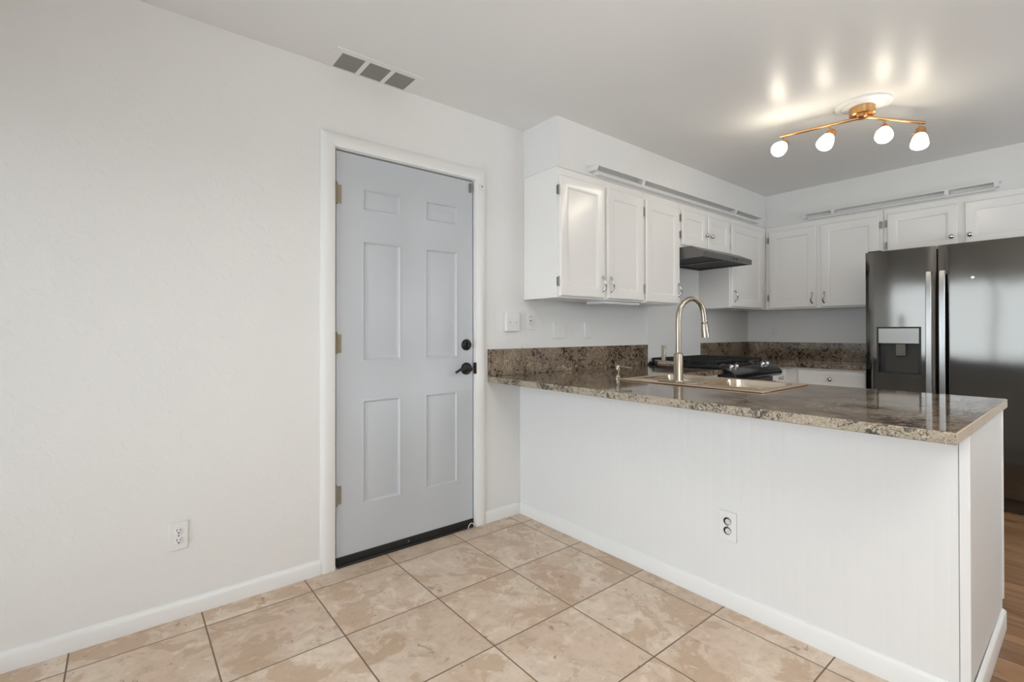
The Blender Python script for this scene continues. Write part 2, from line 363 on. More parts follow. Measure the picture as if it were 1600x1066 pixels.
def tag(o, label, cat=None, group=None, kind=None):
    o['label'] = label
    if cat: o['category'] = cat
    if group: o['group'] = group
    if kind: o['kind'] = kind
    return o
def thing(name, loc, label, cat, group=None, kind=None):
    o = bpy.data.objects.new(name, None); col.objects.link(o); o.location = loc; o.empty_display_size = 0.05
    WORLD[o.name] = Vector(loc)
    return tag(o, label, cat, group, kind)
def structure(o, label, cat): return tag(o, label, cat, kind='structure')
FX = lambda x0: (lambda u, v, n: (x0+n, u, v))       # faces +x (left-wall cabinets): u = y, v = z
FYm = lambda y0: (lambda u, v, n: (u, y0-n, v))      # faces -y (back-wall cabinets): u = x, v = z

# ================================================================ ROOM SHELL
W = 0.12
structure(MB().box(0, XR, YF, 0.0, -0.10, 0).build('floor', M['tile']), 'square beige travertine tiles with dark grout in the dining area', 'floor')
structure(MB().box(0, XR, 0.0, YB, -0.10, 0).build('floor', M['wood']), 'brown wood plank floor of the kitchen, right of the peninsula end', 'floor')
structure(MB().box(-W, XR+W, YF-W, YB+W, H, H+0.10).build('ceiling', M['ceiling']), 'smooth glossy off-white ceiling', 'ceiling')
DY0, DY1, DZ = -1.175, -0.323, 2.075                 # rough opening of the entry door
structure(MB().box(-W, 0, YF-W, DY0, -0.1, H).box(-W, 0, DY1, YB+W, -0.1, H).box(-W, 0, DY0, DY1, DZ, H).box(-W, 0, DY0, DY1, -0.1, -0.001).build('wall_left', M['wall']), 'long off-white textured wall holding the grey entry door', 'wall')
structure(MB().box(0, XR, YB, YB+W, -0.1, H).build('wall_back', M['wall']), 'white kitchen wall behind the refrigerator and corner cabinets', 'wall')
# right wall: opening of the window added for kitchen fill light
def wall_with_holes(fn, a0, a1, holes):
    mb = MB(); x = a0
    for (h0, h1, z0, z1) in holes:
        fn(mb, x, h0, -0.1, H); fn(mb, h0, h1, -0.1, z0); fn(mb, h0, h1, z1, H); x = h1
    fn(mb, x, a1, -0.1, H); return mb
WR = [(0.75, 2.65, 0.9, 2.1)]
structure(wall_with_holes(lambda mb, a, b, z0, z1: mb.box(XR, XR+W, a, b, z0, z1), YF, YB, WR).build('wall_right', M['wall']), 'white wall with one added window opposite the entry door, behind the viewer', 'wall')
WF = [(0.02, 2.7, 0.0, 1.94)]
structure(wall_with_holes(lambda mb, a, b, z0, z1: mb.box(a, b, YF-W, YF, z0, z1), 0, XR, WF).build('wall_front', M['wall']), 'white wall with a sliding glass door behind the viewer', 'wall')
def window(name, plane, T, u0, u1, v0, v1, label, sash=0.05, mull=True):
    t = thing(name, T((u0+u1)/2, v0, 0), label, 'window', kind='structure')
    fr = MB()
    def bx(a, b, c, d, n0=-0.07, n1=-0.01):
        p = T(a, c, n0); q = T(b, d, n1); fr.box(min(p[0], q[0]), max(p[0], q[0]), min(p[1], q[1]), max(p[1], q[1]), min(p[2], q[2]), max(p[2], q[2]))
    bx(u0, u0+sash, v0, v1); bx(u1-sash, u1, v0, v1); bx(u0+sash, u1-sash, v0, v0+sash); bx(u0+sash, u1-sash, v1-sash, v1)
    if mull: bx((u0+u1)/2-0.03, (u0+u1)/2+0.03, v0+sash, v1-sash)
    fr.build('window_frame', M['vinyl'], t)
    g = MB(); p = T(u0+sash, v0+sash, -0.045); q = T(u1-sash, v1-sash, -0.040)
    g.box(min(p[0], q[0]), max(p[0], q[0]), min(p[1], q[1]), max(p[1], q[1]), p[2], q[2]).build('pane', M['glass'], t)
window('window_1', None, lambda u, v, n: (u, YF+n, v), 0.02, 2.7, 0.0, 1.94, 'white framed sliding glass door behind the viewer')
window('fill_window', None, lambda u, v, n: (XR-n, u, v), 0.75, 2.65, 0.9, 2.1, 'white framed window added in the right wall for kitchen fill light, outside the view')  # unseen window, added to let the kitchen fill light in

# soffit above the wall cabinets (L-shaped) and stove wall panel
ZJ = 2.147; DC = 0.305; YBF = 2.841                  # soffit underside, cabinet depth, back cabinet front plane
xs = [0, DC, XR]; ys = [0.048, YBF, YB]
structure(MB().grid_slab(xs, ys, lambda x, y: x < DC or y > YBF, ZJ, H).box(DC-0.002, DC+0.011, 0.048, YBF-0.011, ZJ-0.004, ZJ+0.006).box(DC, 2.6, YBF-0.011, YBF+0.002, ZJ-0.004, ZJ+0.006).build('trim_1', M['wall']), 'white boxed soffit above the kitchen wall cabinets', 'soffit')
structure(MB().box(0, 0.022, 1.354, 2.152, 0.90, 1.755).build('trim_2', M['trim'], bevel=0.002), 'smooth white wall panel behind the gas range', 'wall panel')

# door casing with jamb, door slab
CY0, CY1, CZ = -1.163, -0.335, 2.060
cs = MB()
cp = [(0, 0), (0, 0.011), (0.012, 0.016), (0.045, 0.019), (0.060, 0.016), (0.070, 0.010), (0.070, 0)]   # (across, proud)
cs.prism(cp, 0, CZ, lambda p, q, t: (q, CY0-p, t if t == 0 else CZ+p))
cs.prism(cp, 0, CZ, lambda p, q, t: (q, CY1+p, t if t == 0 else CZ+p))
cs.prism(cp, 0, 1, lambda p, q, t: (q, (CY0-p) if t == 0 else (CY1+p), CZ+p))
cs.box(-W, 0.0, DY0, CY0+0.004, 0, CZ).box(-W, 0.0, CY1-0.004, DY1, 0, CZ).box(-W, 0.0, DY0, DY1, CZ-0.004, DZ)
cs.box(-0.075, -0.056, CY0+0.004, CY0+0.018, 0, CZ).box(-0.075, -0.056, CY1-0.018, CY1-0.004, 0, CZ)
structure(cs.build('trim_3', M['trim']), 'white moulded casing around the grey entry door', 'door casing')
d = thing('door_1', (-0.03, -0.75, 0.0), 'closed pale grey-blue six-panel entry door with black lever', 'door', kind='structure')
PX = 0.008
cols = ((-1.027, -0.803), (-0.668, -0.446)); rows = ((0.276, 0.815), (1.0, 1.625), (1.766, 1.892))
pan = [(a, b, c, e) for a, b in cols for c, e in rows]
prof = [(0.005, 0.003), (0.012, 0.003), (0.020, -0.0055), (0.028, -0.0055), (0.044, -0.0008)]
MB().panelled(lambda u, v, n: (-0.054+n, u, v), -1.153, -0.345, 0.045, 2.049, 0.046, pan, prof, 0.0015).build('door_slab', M['door'], d)
for zc, mt in ((1.836, 'brass_hinge'), (1.098, 'brass_hinge'), (0.352, 'hinge')):
    hb = MB(); hb.tube([(0.002, -1.156, zc-0.050), (0.002, -1.156, zc+0.050)], 0.0075, 12)
    for k in (-0.018, 0.018): hb.tube([(0.002, -1.156, zc+k-0.001), (0.002, -1.156, zc+k+0.001)], 0.0085, 12)
    hb.box(-0.0078, -0.0045, -1.152, -1.128, zc-0.045, zc+0.045)
    hb.tube([(0.002, -1.156, zc+0.050), (0.002, -1.156, zc+0.057)], 0.005, 8)
    h = hb.build('hinge', M[mt], d)
    h['label'] = 'steel grey lowest door hinge' if mt == 'hinge' else 'aged brass door hinge'
sw = MB(); sw.box(-0.052, -0.002, -1.153, -0.344, 0.006, 0.046); sw.box(-0.012, 0.012, -1.150, -0.344, 0.0, 0.012)
s_ = sw.build('door_sweep', M['rubber'], d, bevel=0.003); s_['label'] = 'black rubber sweep along the door bottom'
MB().lathe((-0.002, -0.766, 0.028), (1, 0, 0), [(0.005, -0.002), (0.004, 0.002)], 12).build('screw', M['chrome'], s_)
DK = -0.008
db = MB().lathe((DK, -0.392, 1.078), (1, 0, 0), [(0.033, 0), (0.033, 0.006), (0.029, 0.013), (0.024, 0.016)]).build('deadbolt', M['black'], d)
MB().box(DK+0.015, DK+0.032, -0.398, -0.386, 1.060, 1.096).build('thumb_turn', M['black'], db, bevel=0.003)
dh = MB().lathe((DK, -0.392, 0.938), (1, 0, 0), [(0.036, 0), (0.036, 0.007), (0.030, 0.014), (0.016, 0.018), (0.013, 0.034), (0.015, 0.046), (0.008, 0.050)]).build('door_handle', M['black'], d)
MB().tube([(DK+0.044, -0.386, 0.939), (DK+0.045, -0.41, 0.944), (DK+0.046, -0.435, 0.944), (DK+0.048, -0.466, 0.936), (DK+0.050, -0.494, 0.922)], 0.0075, 10, radii=[0.010, 0.009, 0.008, 0.0075, 0.007]).build('lever', M['black'], dh)
MB().box(-0.008, 0.014, -0.341, -0.330, 0.905, 0.972).build('strike_plate', M['black'], d, bevel=0.003)
# contact sensor (two pieces) at the top latch corner
sn = MB().box(-0.008, 0.004, -0.372, -0.357, 1.981, 2.035).build('door_sensor_magnet', M['sensor'], origin=(-0.008, -0.365, 1.981), bevel=0.002)
tag(sn, 'small dark grey sensor stuck at the top latch corner of the door', 'door sensor')
sn = MB().lathe((0.014, -0.300, 2.020), (1, 0, 0), [(0.018, 0), (0.018, 0.008), (0.014, 0.012)], 20).build('door_sensor', M['plastic'], origin=(0.014, -0.300, 2.020))
tag(sn, 'small round white sensor on the casing beside the door top', 'door sensor')
MB().lathe((0.0255, -0.300, 2.022), (1, 0, 0), [(0.005, 0), (0.004, 0.002)], 12).build('button', M['slot'], sn)
# white wire loop on the floor by the door's latch side
ws = MB(); ws.tube([(0.016+0.006*k/20, -0.375+0.022*math.cos(k/20*PI), 0.004+0.028*math.sin(k/20*PI)) for k in range(21)], 0.0022, 8)
tag(ws.build('wire_loop', M['plastic'], origin=(0.016, -0.375, 0)), 'tiny white wire loop standing on the tile by the door threshold', 'wire loop')

# baseboards
bp_ = [(0, 0), (0.0157, 0), (0.0157, 0.050), (0.011, 0.060), (0.006, 0.066), (0, 0.068)]
structure(MB().prism(bp_, YF, -1.233, lambda p, q, t: (p, t, q)).build('baseboard_left', M['trim']), 'white baseboard left of the entry door', 'baseboard')
structure(MB().prism(bp_, -0.265, -0.0001, lambda p, q, t: (p, t, q)).build('baseboard_left', M['trim']), 'short white baseboard between entry door and peninsula', 'baseboard')

# ================================================================ CEILING REGISTER
vt = thing('ceiling_register', (0.07, -0.99, H), 'white three-panel ceiling air register above the entry door', 'vent')
vx = [-0.0, 0.151, 0.187]; 
vs_x = [0.002, 0.013, 0.152, 0.187]; vs_y = [-1.212, -1.177, -1.068, -1.045, -0.937, -0.914, -0.805, -0.768]
hole = lambda x, y: 0.013 < x < 0.152 and (vs_y[1] < y < vs_y[2] or vs_y[3] < y < vs_y[4] or vs_y[5] < y < vs_y[6])
MB().grid_slab(vs_x, vs_y, lambda x, y: not hole(x, y), H-0.004, H).build('register_frame', M['register'], vt, bevel=0.0015)
for k in (1, 3, 5):
    MB().box(0.013, 0.152, vs_y[k], vs_y[k+1], H-0.003, H-0.0005).build('grille', M['grille'], vt)

# ================================================================ WALL PLATES
def outlet(name, T, u0, u1, v0, v1, label, cat, holes='duplex', thick=0.006, dark=False):
    group = {'outlet': 'electrical outlets', 'switch': 'light switches above the backsplash'}.get(cat)
    t = thing(name, T((u0+u1)/2, (v0+v1)/2, 0), label, cat, group)
    uc, vc, hw = (u0+u1)/2, (v0+v1)/2, (u1-u0)/2
    def bx(mb, a, b, c, e, n0, n1):
        p = T(a, c, n0); q = T(b, e, n1)
        mb.box(min(p[0], q[0]), max(p[0], q[0]), min(p[1], q[1]), max(p[1], q[1]), p[2], q[2]); return mb
    bx(MB(), u0, u1, v0, v1, 0, thick).build('plate', M['plastic'], t, bevel=0.0025)
    nrm = Vector(T(0, 0, 1)) - Vector(T(0, 0, 0))
    if holes == 'duplex':
        for s in (-1, 1):
            c = vc + s*0.0195
            rr = MB().lathe(T(uc, c, thick-0.001), nrm, [(0.0165, 0), (0.0165, 0.0022), (0.0150, 0.003)], 20).build('receptacle', M['black_gloss' if dark else 'plastic'], t)
            sl = MB()
            if not dark:
                bx(sl, uc-0.0075, uc-0.0050, c, c+0.009, thick+0.0015, thick+0.0028); bx(sl, uc+0.0050, uc+0.0075, c+0.001, c+0.008, thick+0.0015, thick+0.0028)
                sl.lathe(T(uc, c-0.007, thick+0.0015), nrm, [(0.0028, 0), (0.0028, 0.0013)], 10); sl.build('slot', M['slot'], rr)
            else:
                rr['label'] = 'dark receptacle'
                sl.lathe(T(uc+0.0035, c-0.001, thick+0.0012), nrm, [(0.0125, 0), (0.0115, 0.0016)], 18); sl.build('receptacle_face', M['sensor_light'], rr)
        MB().lathe(T(uc, vc, thick-0.0005), nrm, [(0.003, 0), (0.0025, 0.0012)], 10).build('screw', M['slot' if not dark else 'chrome'], t)
    elif holes == 'gfci':
        ins = bx(MB(), uc-hw*0.52, uc+hw*0.52, vc-0.036, vc+0.036, thick-0.001, thick+0.0025).build('receptacle', M['plastic'], t, bevel=0.001)
        for dz in (0.022, -0.024):
            sl = MB(); bx(sl, uc-0.008, uc-0.005, vc+dz, vc+dz+0.008, thick+0.002, thick+0.0032); bx(sl, uc+0.005, uc+0.008, vc+dz, vc+dz+0.008, thick+0.002, thick+0.0032); sl.build('slot', M['slot'], ins)
        bx(MB(), uc-0.009, uc+0.009, vc-0.004, vc+0.002, thick+0.002, thick+0.0036).build('test_button', M['slot'], ins)
    elif holes == 'rocker':
        n = 2 if (u1-u0) > 0.1 else 1
        for k in range(n):
            c = uc + (k-(n-1)/2)*0.046
            p0 = [(-0.033, 0), (-0.033, 0.004), (0, 0.0012), (0.033, 0.003), (0.033, 0)]
            MB().prism(p0, c-0.0165, c+0.0165, lambda p, q, tt: T(tt, vc+p, thick-0.001+q)).build('rocker', M['plastic'], t)
    elif holes == 'two_screws':
        for s in (-1, 1): MB().lathe(T(uc+s*hw*0.48, vc-0.002, thick-0.001), nrm, [(0.0042, 0), (0.0036, 0.0018)], 12).build('screw', M['hinge'], t)
outlet('wall_outlet', FX(0), -1.822, -1.757, 0.274, 0.388, 'white duplex outlet low on the wall left of the entry door', 'outlet')
outlet('wall_outlet', FYm(0.012), 1.327, 1.404, 0.278, 0.400, 'white outlet with dark sockets on the peninsula front', 'outlet', dark=True)
outlet('wall_box', FX(0), -0.113, -0.010, 1.158, 1.272, 'thick white cover box with two screws nearest the door casing', 'wall plate', 'two_screws', 0.028)
outlet('wall_outlet', FX(0), 0.064, 0.134, 1.166, 1.286, 'white outlet with a centre button under the cabinet end', 'outlet', 'gfci')
outlet('light_switch', FX(0), 0.304, 0.426, 1.108, 1.218, 'wide white double rocker switch above the long backsplash', 'switch', 'rocker', 0.010)
outlet('light_switch', FX(0), 0.614, 0.688, 1.106, 1.222, 'narrow white single rocker switch above the long backsplash', 'switch', 'rocker', 0.010)
outlet('wall_outlet', FYm(YB), 0.226, 0.294, 1.104, 1.214, 'white outlet on the kitchen back wall above the granite', 'outlet')

# ================================================================ WALL CABINETS
CPROF = [(0.0, 0.0), (0.003, -0.002), (0.010, -0.0035), (0.013, -0.008)]
def cab_door(T, u0, u1, v0, v1, parent, frame=0.060, name='door'):
    return MB().panelled(T, u0, u1, v0, v1, 0.019, [(u0+frame, u1-frame, v0+frame, v1-frame)], CPROF, 0.006).build(name, M['cab'], parent)
def pull(T, u, v, parent, side=1):
    """bow pull: two posts, the grip bellies away from the door"""
    h = MB()
    pts = []
    for k in range(15):
        s = k/14
        pts.append(T(u+side*0.006*math.sin(2*PI*s), v-0.046+0.092*s, 0.019+0.026*math.sin(PI*s)**0.6))
    h.tube(pts, 0.005, 10, radii=[0.0068-0.0018*math.sin(PI*k/14)+0.0012*(1 if 5 < k < 9 else 0) for k in range(15)])
    for e in (-0.046, 0.046):
        n = Vector(T(0, 0, 1))-Vector(T(0, 0, 0)); h.lathe(T(u, v+e, 0.0185), n, [(0.0085, 0), (0.0085, 0.004), (0.005, 0.008)], 12)
    return h.build('handle', M['chrome'], parent)
def knob(T, u, v, parent):
    n = Vector(T(0, 0, 1))-Vector(T(0, 0, 0))
    return MB().lathe(T(u, v, 0.0185), n, [(0.008, 0), (0.006, 0.006), (0.009, 0.012), (0.015, 0.017), (0.0165, 0.022), (0.013, 0.028), (0.006, 0.031)], 18).build('knob', M['chrome'], parent)
def hinge(T, u, v, parent):
    """exposed wrap hinge standing at the door edge"""
    h = MB()
    def bx(a, b, c, e, n0, n1):
        p = T(a, c, n0); q = T(b, e, n1); h.box(min(p[0], q[0]), max(p[0], q[0]), min(p[1], q[1]), max(p[1], q[1]), p[2], q[2])
    bx(u-0.011, u+0.011, v-0.026, v+0.026, 0.0002, 0.0035)
    h.tube([T(u, v-0.030, 0.010), T(u, v+0.030, 0.010)], 0.0048, 10); bx(u-0.004, u+0.004, v-0.020, v+0.020, 0.003, 0.0085)
    return h.build('hinge', M['hinge'], parent)
ZB, DT, DB = 1.3604, 2.096, 1.370
TA = FX(DC)
# tall pair left of the range
c = thing('wall_cabinet', (0, 0.48, ZB), 'tall two-door white wall cabinet at the open end, nearest the entry door', 'cabinet', 'white kitchen wall cabinets')
MB().box(0.001, DC, 0.048, 0.895, ZB, ZJ-0.001).build('carcass', M['cab'], c, bevel=0.0015)
for (a, b, hs, hu, hd) in ((0.062, 0.462, 0.056, 0.440, 1), (0.492, 0.880, 0.889, 0.520, 1)):
    dd = cab_door(TA, a, b, DB, DT, c); pull(TA, hu, 1.462, dd)
    for hz in (2.006, 1.456): hinge(TA, hs, hz, dd)
c = thing('wall_cabinet', (0, 1.12, ZB), 'single-door white wall cabinet just left of the black range hood', 'cabinet', 'white kitchen wall cabinets')
MB().box(0.001, DC, 0.897, 1.350, ZB-0.004, ZJ-0.001).build('carcass', M['cab'], c, bevel=0.0015)
dd = cab_door(TA, 0.912, 1.334, DB-0.006, DT-0.004, c); pull(TA, 1.312, 1.470, dd)
for hz in (2.004, 1.458): hinge(TA, 0.904, hz, dd)
c = thing('wall_cabinet', (0, 1.74, 1.80), 'short two-door white wall cabinet above the range hood', 'cabinet', 'white kitchen wall cabinets')
MB().box(0.001, DC, 1.352, 2.126, 1.802, ZJ-0.001).build('carcass', M['cab'], c, bevel=0.0015)
for (a, b, hs, hu) in ((1.374, 1.734, 1.366, 1.710), (1.752, 2.110, 2.118, 1.790)):
    dd = cab_door(TA, a, b, 1.822, DT, c, 0.055); knob(TA, hu, 1.930, dd)
    for hz in (2.03, 1.90): hinge(TA, hs, hz, dd)
c = thing('wall_cabinet', (0, 2.45, ZB), 'single-door white wall cabinet in the corner right of the hood', 'cabinet', 'white kitchen wall cabinets')
MB().box(0.001, DC, 2.128, YB-0.001, ZB, ZJ-0.001).build('carcass', M['cab'], c, bevel=0.0015)
dd = cab_door(TA, 2.145, 2.735, DB, DT, c); pull(TA, 2.185, 1.462, dd)
# back wall
TB = FYm(YBF)
c = thing('wall_cabinet', (0.77, YB, ZB), 'two-door white wall cabinet on the back wall left of the refrigerator', 'cabinet', 'white kitchen wall cabinets')
MB().box(0.307, 1.228, YBF, YB-0.001, ZB, ZJ-0.001).build('carcass', M['cab'], c, bevel=0.0015)
for (a, b, hs, hu, sd) in ((0.340, 0.742, 0.328, 0.712, -1), (0.778, 1.200, 1.212, 0.806, -1)):
    dd = cab_door(TB, a, b, DB, DT, c); pull(TB, hu, 1.452, dd, sd)
    for hz in (2.02, 1.470): hinge(TB, hs, hz, dd)
c = thing('wall_cabinet', (1.70, YB, 1.76), 'short two-door white wall cabinet above the stainless refrigerator', 'cabinet', 'white kitchen wall cabinets')
MB().box(1.230, 2.170, YBF, YB-0.001, 1.762, ZJ-0.001).build('carcass', M['cab'], c, bevel=0.0015)
for (a, b, hs, hu) in ((1.256, 1.680, 1.245, 1.645), (1.716, 2.145, 2.156, 1.746)):
    dd = cab_door(TB, a, b, 1.782, DT+0.002, c, 0.055); knob(TB, hu, 1.856, dd)
    for hz in (2.022, 1.846): hinge(TB, hs, hz, dd)
# slim fixture under the tall pair
uc = MB().box(0.13, 0.285, 0.50, 0.885, ZB-0.020, ZB-0.0005).build('under_cabinet_light', M['plastic'], origin=(0.2, 0.7, ZB-0.02), bevel=0.003)
tag(uc, 'slim white fixture under the tall two-door cabinet', 'light fixture')

# plate rails on the soffit
def plate_rail(T, u0, u1, brackets, label):
    t = thing('plate_rail', T((u0+u1)/2, 2.15, 0), label, 'rail', 'plate rails on the soffit')
    MB().prism([(2.150, 0.0), (2.168, 0.0), (2.168, 0.050), (2.160, 0.056), (2.150, 0.050)], u0+0.05, u1-0.03, lambda p, q, tt: T(tt, p, q)).build('lower_rail', M['trim'], t)
    MB().prism([(2.197, 0.0), (2.205, 0.0), (2.205, 0.066), (2.197, 0.066)], u0, u1, lambda p, q, tt: T(tt, p, q)).build('top_rail', M['trim'], t)
    for b in brackets:
        MB().prism([(2.168, 0.0), (2.197, 0.0), (2.197, 0.062), (2.186, 0.060), (2.168, 0.050)], b-0.012, b+0.012, lambda p, q, tt: T(tt, p, q)).build('bracket', M['trim'], t)
plate_rail(FX(DC), 0.32, 2.62, (0.34, 0.83, 2.14), 'long white plate rail on the soffit above the range-wall cabinets')
plate_rail(FYm(YBF), 0.64, 1.905, (0.66, 0.885, 1.622, 1.885), 'long white plate rail on the soffit above the refrigerator-wall cabinets')

# ================================================================ RANGE HOOD
hd = thing('range_hood', (0, 1.74, 1.70), 'dark grey under-cabinet range hood above the black gas range', 'range hood')
HY0, HY1 = 1.358, 2.124
pr_ = [(0.024, 1.705), (0.490, 1.715), (0.500, 1.718), (0.500, 1.752), (0.440, 1.799), (0.024, 1.799)]
shell = MB()
outer = [(0.024, 1.708), (0.500, 1.712), (0.502, 1.752), (0.400, 1.800), (0.024, 1.800)]
shell.prism(outer, HY0, HY0+0.012, lambda p, q, t: (p, t, q)); shell.prism(outer, HY1-0.012, HY1, lambda p, q, t: (p, t, q))
shell.prism([(0.490, 1.712), (0.500, 1.712), (0.502, 1.752), (0.400, 1.800), (0.024, 1.800), (0.024, 1.792), (0.396, 1.792), (0.490, 1.748)], HY0+0.012, HY1-0.012, lambda p, q, t: (p, t, q))
shell.box(0.024, 0.034, HY0+0.012, HY1-0.012, 1.708, 1.792)
shell.build('hood_shell', M['steel_dark'], hd)
MB().box(0.05, 0.48, HY0+0.02, HY1-0.02, 1.722, 1.730).build('filter', M['iron'], hd)
MB().box(0.052, 0.475, 1.72, 1.745, 1.714, 1.723).build('filter_bar', M['steel_dark'], hd)
for y in (1.62, 1.66): MB().lathe((0.501, y+0.2, 1.732), (1, 0, 0.02), [(0.007, -0.002), (0.006, 0.004)], 12).build('button', M['black'], hd)

# ================================================================ CEILING LIGHT
md = MB().lathe((1.50, 1.32, H), (0, 0, -1), [(0.135, 0), (0.135, 0.010), (0.120, 0.018), (0.105, 0.016), (0.095, 0.024), (0.05, 0.026)], 48).build('ceiling_medallion', M['trim'], origin=(1.50, 1.32, H))
tag(md, 'round white ceiling medallion behind the brass light fixture', 'medallion')
lt = thing('ceiling_light', (1.50, 1.30, H-0.027), 'brass zigzag ceiling light with four lit frosted glass shades', 'ceiling light')
LZ = 2.366
MB().lathe((1.50, 1.30, H-0.0265), (0, 0, -1), [(0.062, 0), (0.062, 0.040), (0.056, 0.046)], 32).build('canopy', M['brass'], lt)
C0 = Vector((1.50, 1.285, LZ)); L1 = Vector((1.094, 1.214, LZ)); R1 = Vector((1.709, 1.655, LZ))
MB().tube([C0+(C0-L1)*0.08, L1], 0.0085, 10).build('arm', M['brass'], lt)
MB().tube([C0+Vector((0.01, 0.0, 0)), R1], 0.0085, 10).build('arm', M['brass'], lt)
MB().lathe((1.50, 1.295, H-0.070), (0, 0, -1), [(0.03, 0), (0.03, 0.012), (0.018, 0.020)], 20).build('hub', M['brass'], lt)
camp = Vector((2.3748, -1.9678, 1.1553))
heads = []
for hk, (base, aim) in enumerate(((L1+(C0-L1)*0.05, (-0.02, -1.0, -0.62)), (L1+(C0-L1)*0.64, (-0.19, -0.67, -0.87)), (C0+(R1-C0)*0.36, (0.14, -0.81, -0.77)), (C0+(R1-C0)*0.93, (0.0, -0.36, -1.05)))):
    ax = Vector(aim).normalized(); sd = ax.cross(Vector((0, 0, 1))).normalized()
    piv = base + Vector((0, 0, -0.056))
    MB().tube([base, piv], 0.0055, 10).build('stem', M['brass'], lt)
    hold = MB().lathe(piv - ax*0.010, ax, [(0.010, -0.012), (0.024, -0.010), (0.026, 0.0), (0.026, 0.032), (0.022, 0.034)], 24).build('socket', M['brass'], lt)
    MB().tube([piv+sd*0.024, piv+sd*0.042], 0.0045, 8).build('knob', M['brass'], hold)
    g = MB().lathe(piv + ax*0.018, ax, [(0.024, 0), (0.031, 0.010), (0.037, 0.030), (0.042, 0.054), (0.043, 0.068), (0.041, 0.075), (0.024, 0.078)], 28).build('lamp_shade', M['shade'], lt)
    g['label'] = 'lit frosted glass shade'
    bl = bpy.data.lights.new('bulb', 'POINT'); bl.energy = (0.9, 0.9, 0.9, 0.9)[hk]; bl.color = (1.0, 0.90, 0.76); bl.shadow_soft_size = 0.025
    bo = bpy.data.objects.new('bulb', bl); col.objects.link(bo); bo.parent = lt; bo.location = piv + ax*0.110 - Vector(lt.location)

# ================================================================ ADDED FILL LAMP (unseen, behind the viewer, brightens the ceiling)
dn = thing('fill_lamp', (3.1, -1.1, H), 'added brass fill lamp with an upward bowl, unseen behind the viewer, to brighten the ceiling', 'fill light')
MB().lathe((3.1, -1.1, H), (0, 0, -1), [(0.06, 0), (0.06, 0.02), (0.02, 0.03)], 24).build('canopy', M['brass'], dn)
MB().tube([(3.1, -1.1, H-0.03), (3.1, -1.1, 1.75)], 0.006, 10).build('stem', M['brass'], dn)
MB().lathe((3.1, -1.1, 1.70), (0, 0, 1), [(0.03, 0), (0.12, 0.02), (0.19, 0.07), (0.22, 0.13), (0.214, 0.13), (0.184, 0.075), (0.115, 0.026), (0.03, 0.008)], 36).build('bowl', M['brass'], dn)
pl = bpy.data.lights.new('fill_lamp_light', 'AREA'); pl.shape = 'DISK'; pl.size = 0.34; pl.energy = 60; pl.color = (1.0, 0.975, 0.935)  # upward area light added as ceiling fill
po = bpy.data.objects.new('fill_lamp_light', pl); col.objects.link(po); po.parent = dn; po.location = (0, 0, 1.815-H); po.rotation_euler = (PI, 0, 0)

# ================================================================ GRANITE
ZC, TC = 0.884, 0.034
YC, YE, XE, SX = -0.2424, 0.778, 2.120, 0.650
SK = (0.640, 1.425, 0.205, 0.715)                    # sink cut-out
ct = thing('countertop', (1.2, 0.3, ZC-TC), 'polished brown granite countertop of the peninsula, rough chiselled front edge', 'countertop', 'granite countertops')
xs = [0.001, SK[0]+0.02, SX, SK[1]-0.02, XE]; xs = sorted(set(xs)); ys = [YC, SK[2]+0.02, SK[3]-0.02, YE, 1.354]
def solid(x, y):
    if y > YE: return x < SX
    return not (SK[0]+0.02 < x < SK[1]-0.02 and SK[2]+0.02 < y < SK[3]-0.02)
MB().grid_slab(xs, ys, solid, ZC-TC, ZC, lambda s, x, y: 1 if s == '-y' and y < 0 else (2 if s == '+x' and x > 2 else 0)).build('slab', [M['granite'], M['granite_edge'], M['granite_end']], ct, bevel=0.003)
bs = MB().box(0.001, 0.021, YC, 1.353, ZC+0.0005, 1.048).build('backsplash', M['granite'], origin=(0.01, 0.5, ZC), bevel=0.0015)
tag(bs, 'long brown granite backsplash strip on the wall beside the door', 'backsplash', 'granite backsplash strips')
kb = MB().lathe((0.011, 0.037, 1.0485), (0, 0, 1), [(0.006, 0), (0.005, 0.016), (0.002, 0.022)], 10).build('plastic_nub', M['plastic'], origin=(0.011, 0.037, 1.0485))
tag(kb, 'tiny white plastic peg standing on the long backsplash', 'peg')
c2 = thing('countertop', (0.6, 2.8, ZC-TC), 'brown granite counter in the far corner between range and refrigerator', 'countertop', 'granite countertops')
MB().grid_slab([0.001, 0.650, 1.215], [2.134, 2.490, YB-0.001], lambda x, y: x < 0.65 or y > 2.49, ZC-TC, ZC).build('slab', M['granite'], c2, bevel=0.003)
bs = MB().box(0.001, 0.021, 2.153, YB-0.022, ZC+0.0005, 1.048).build('backsplash', M['granite'], origin=(0.01, 2.6, ZC), bevel=0.0015)
tag(bs, 'short brown granite backsplash strip right behind the range', 'backsplash', 'granite backsplash strips')
bs = MB().box(0.001, 1.222, YB-0.021, YB-0.001, ZC+0.0005, 1.048).build('backsplash', M['granite'], origin=(0.6, YB-0.01, ZC), bevel=0.0015)
tag(bs, 'brown granite backsplash strip on the back wall left of the refrigerator', 'backsplash', 'granite backsplash strips')

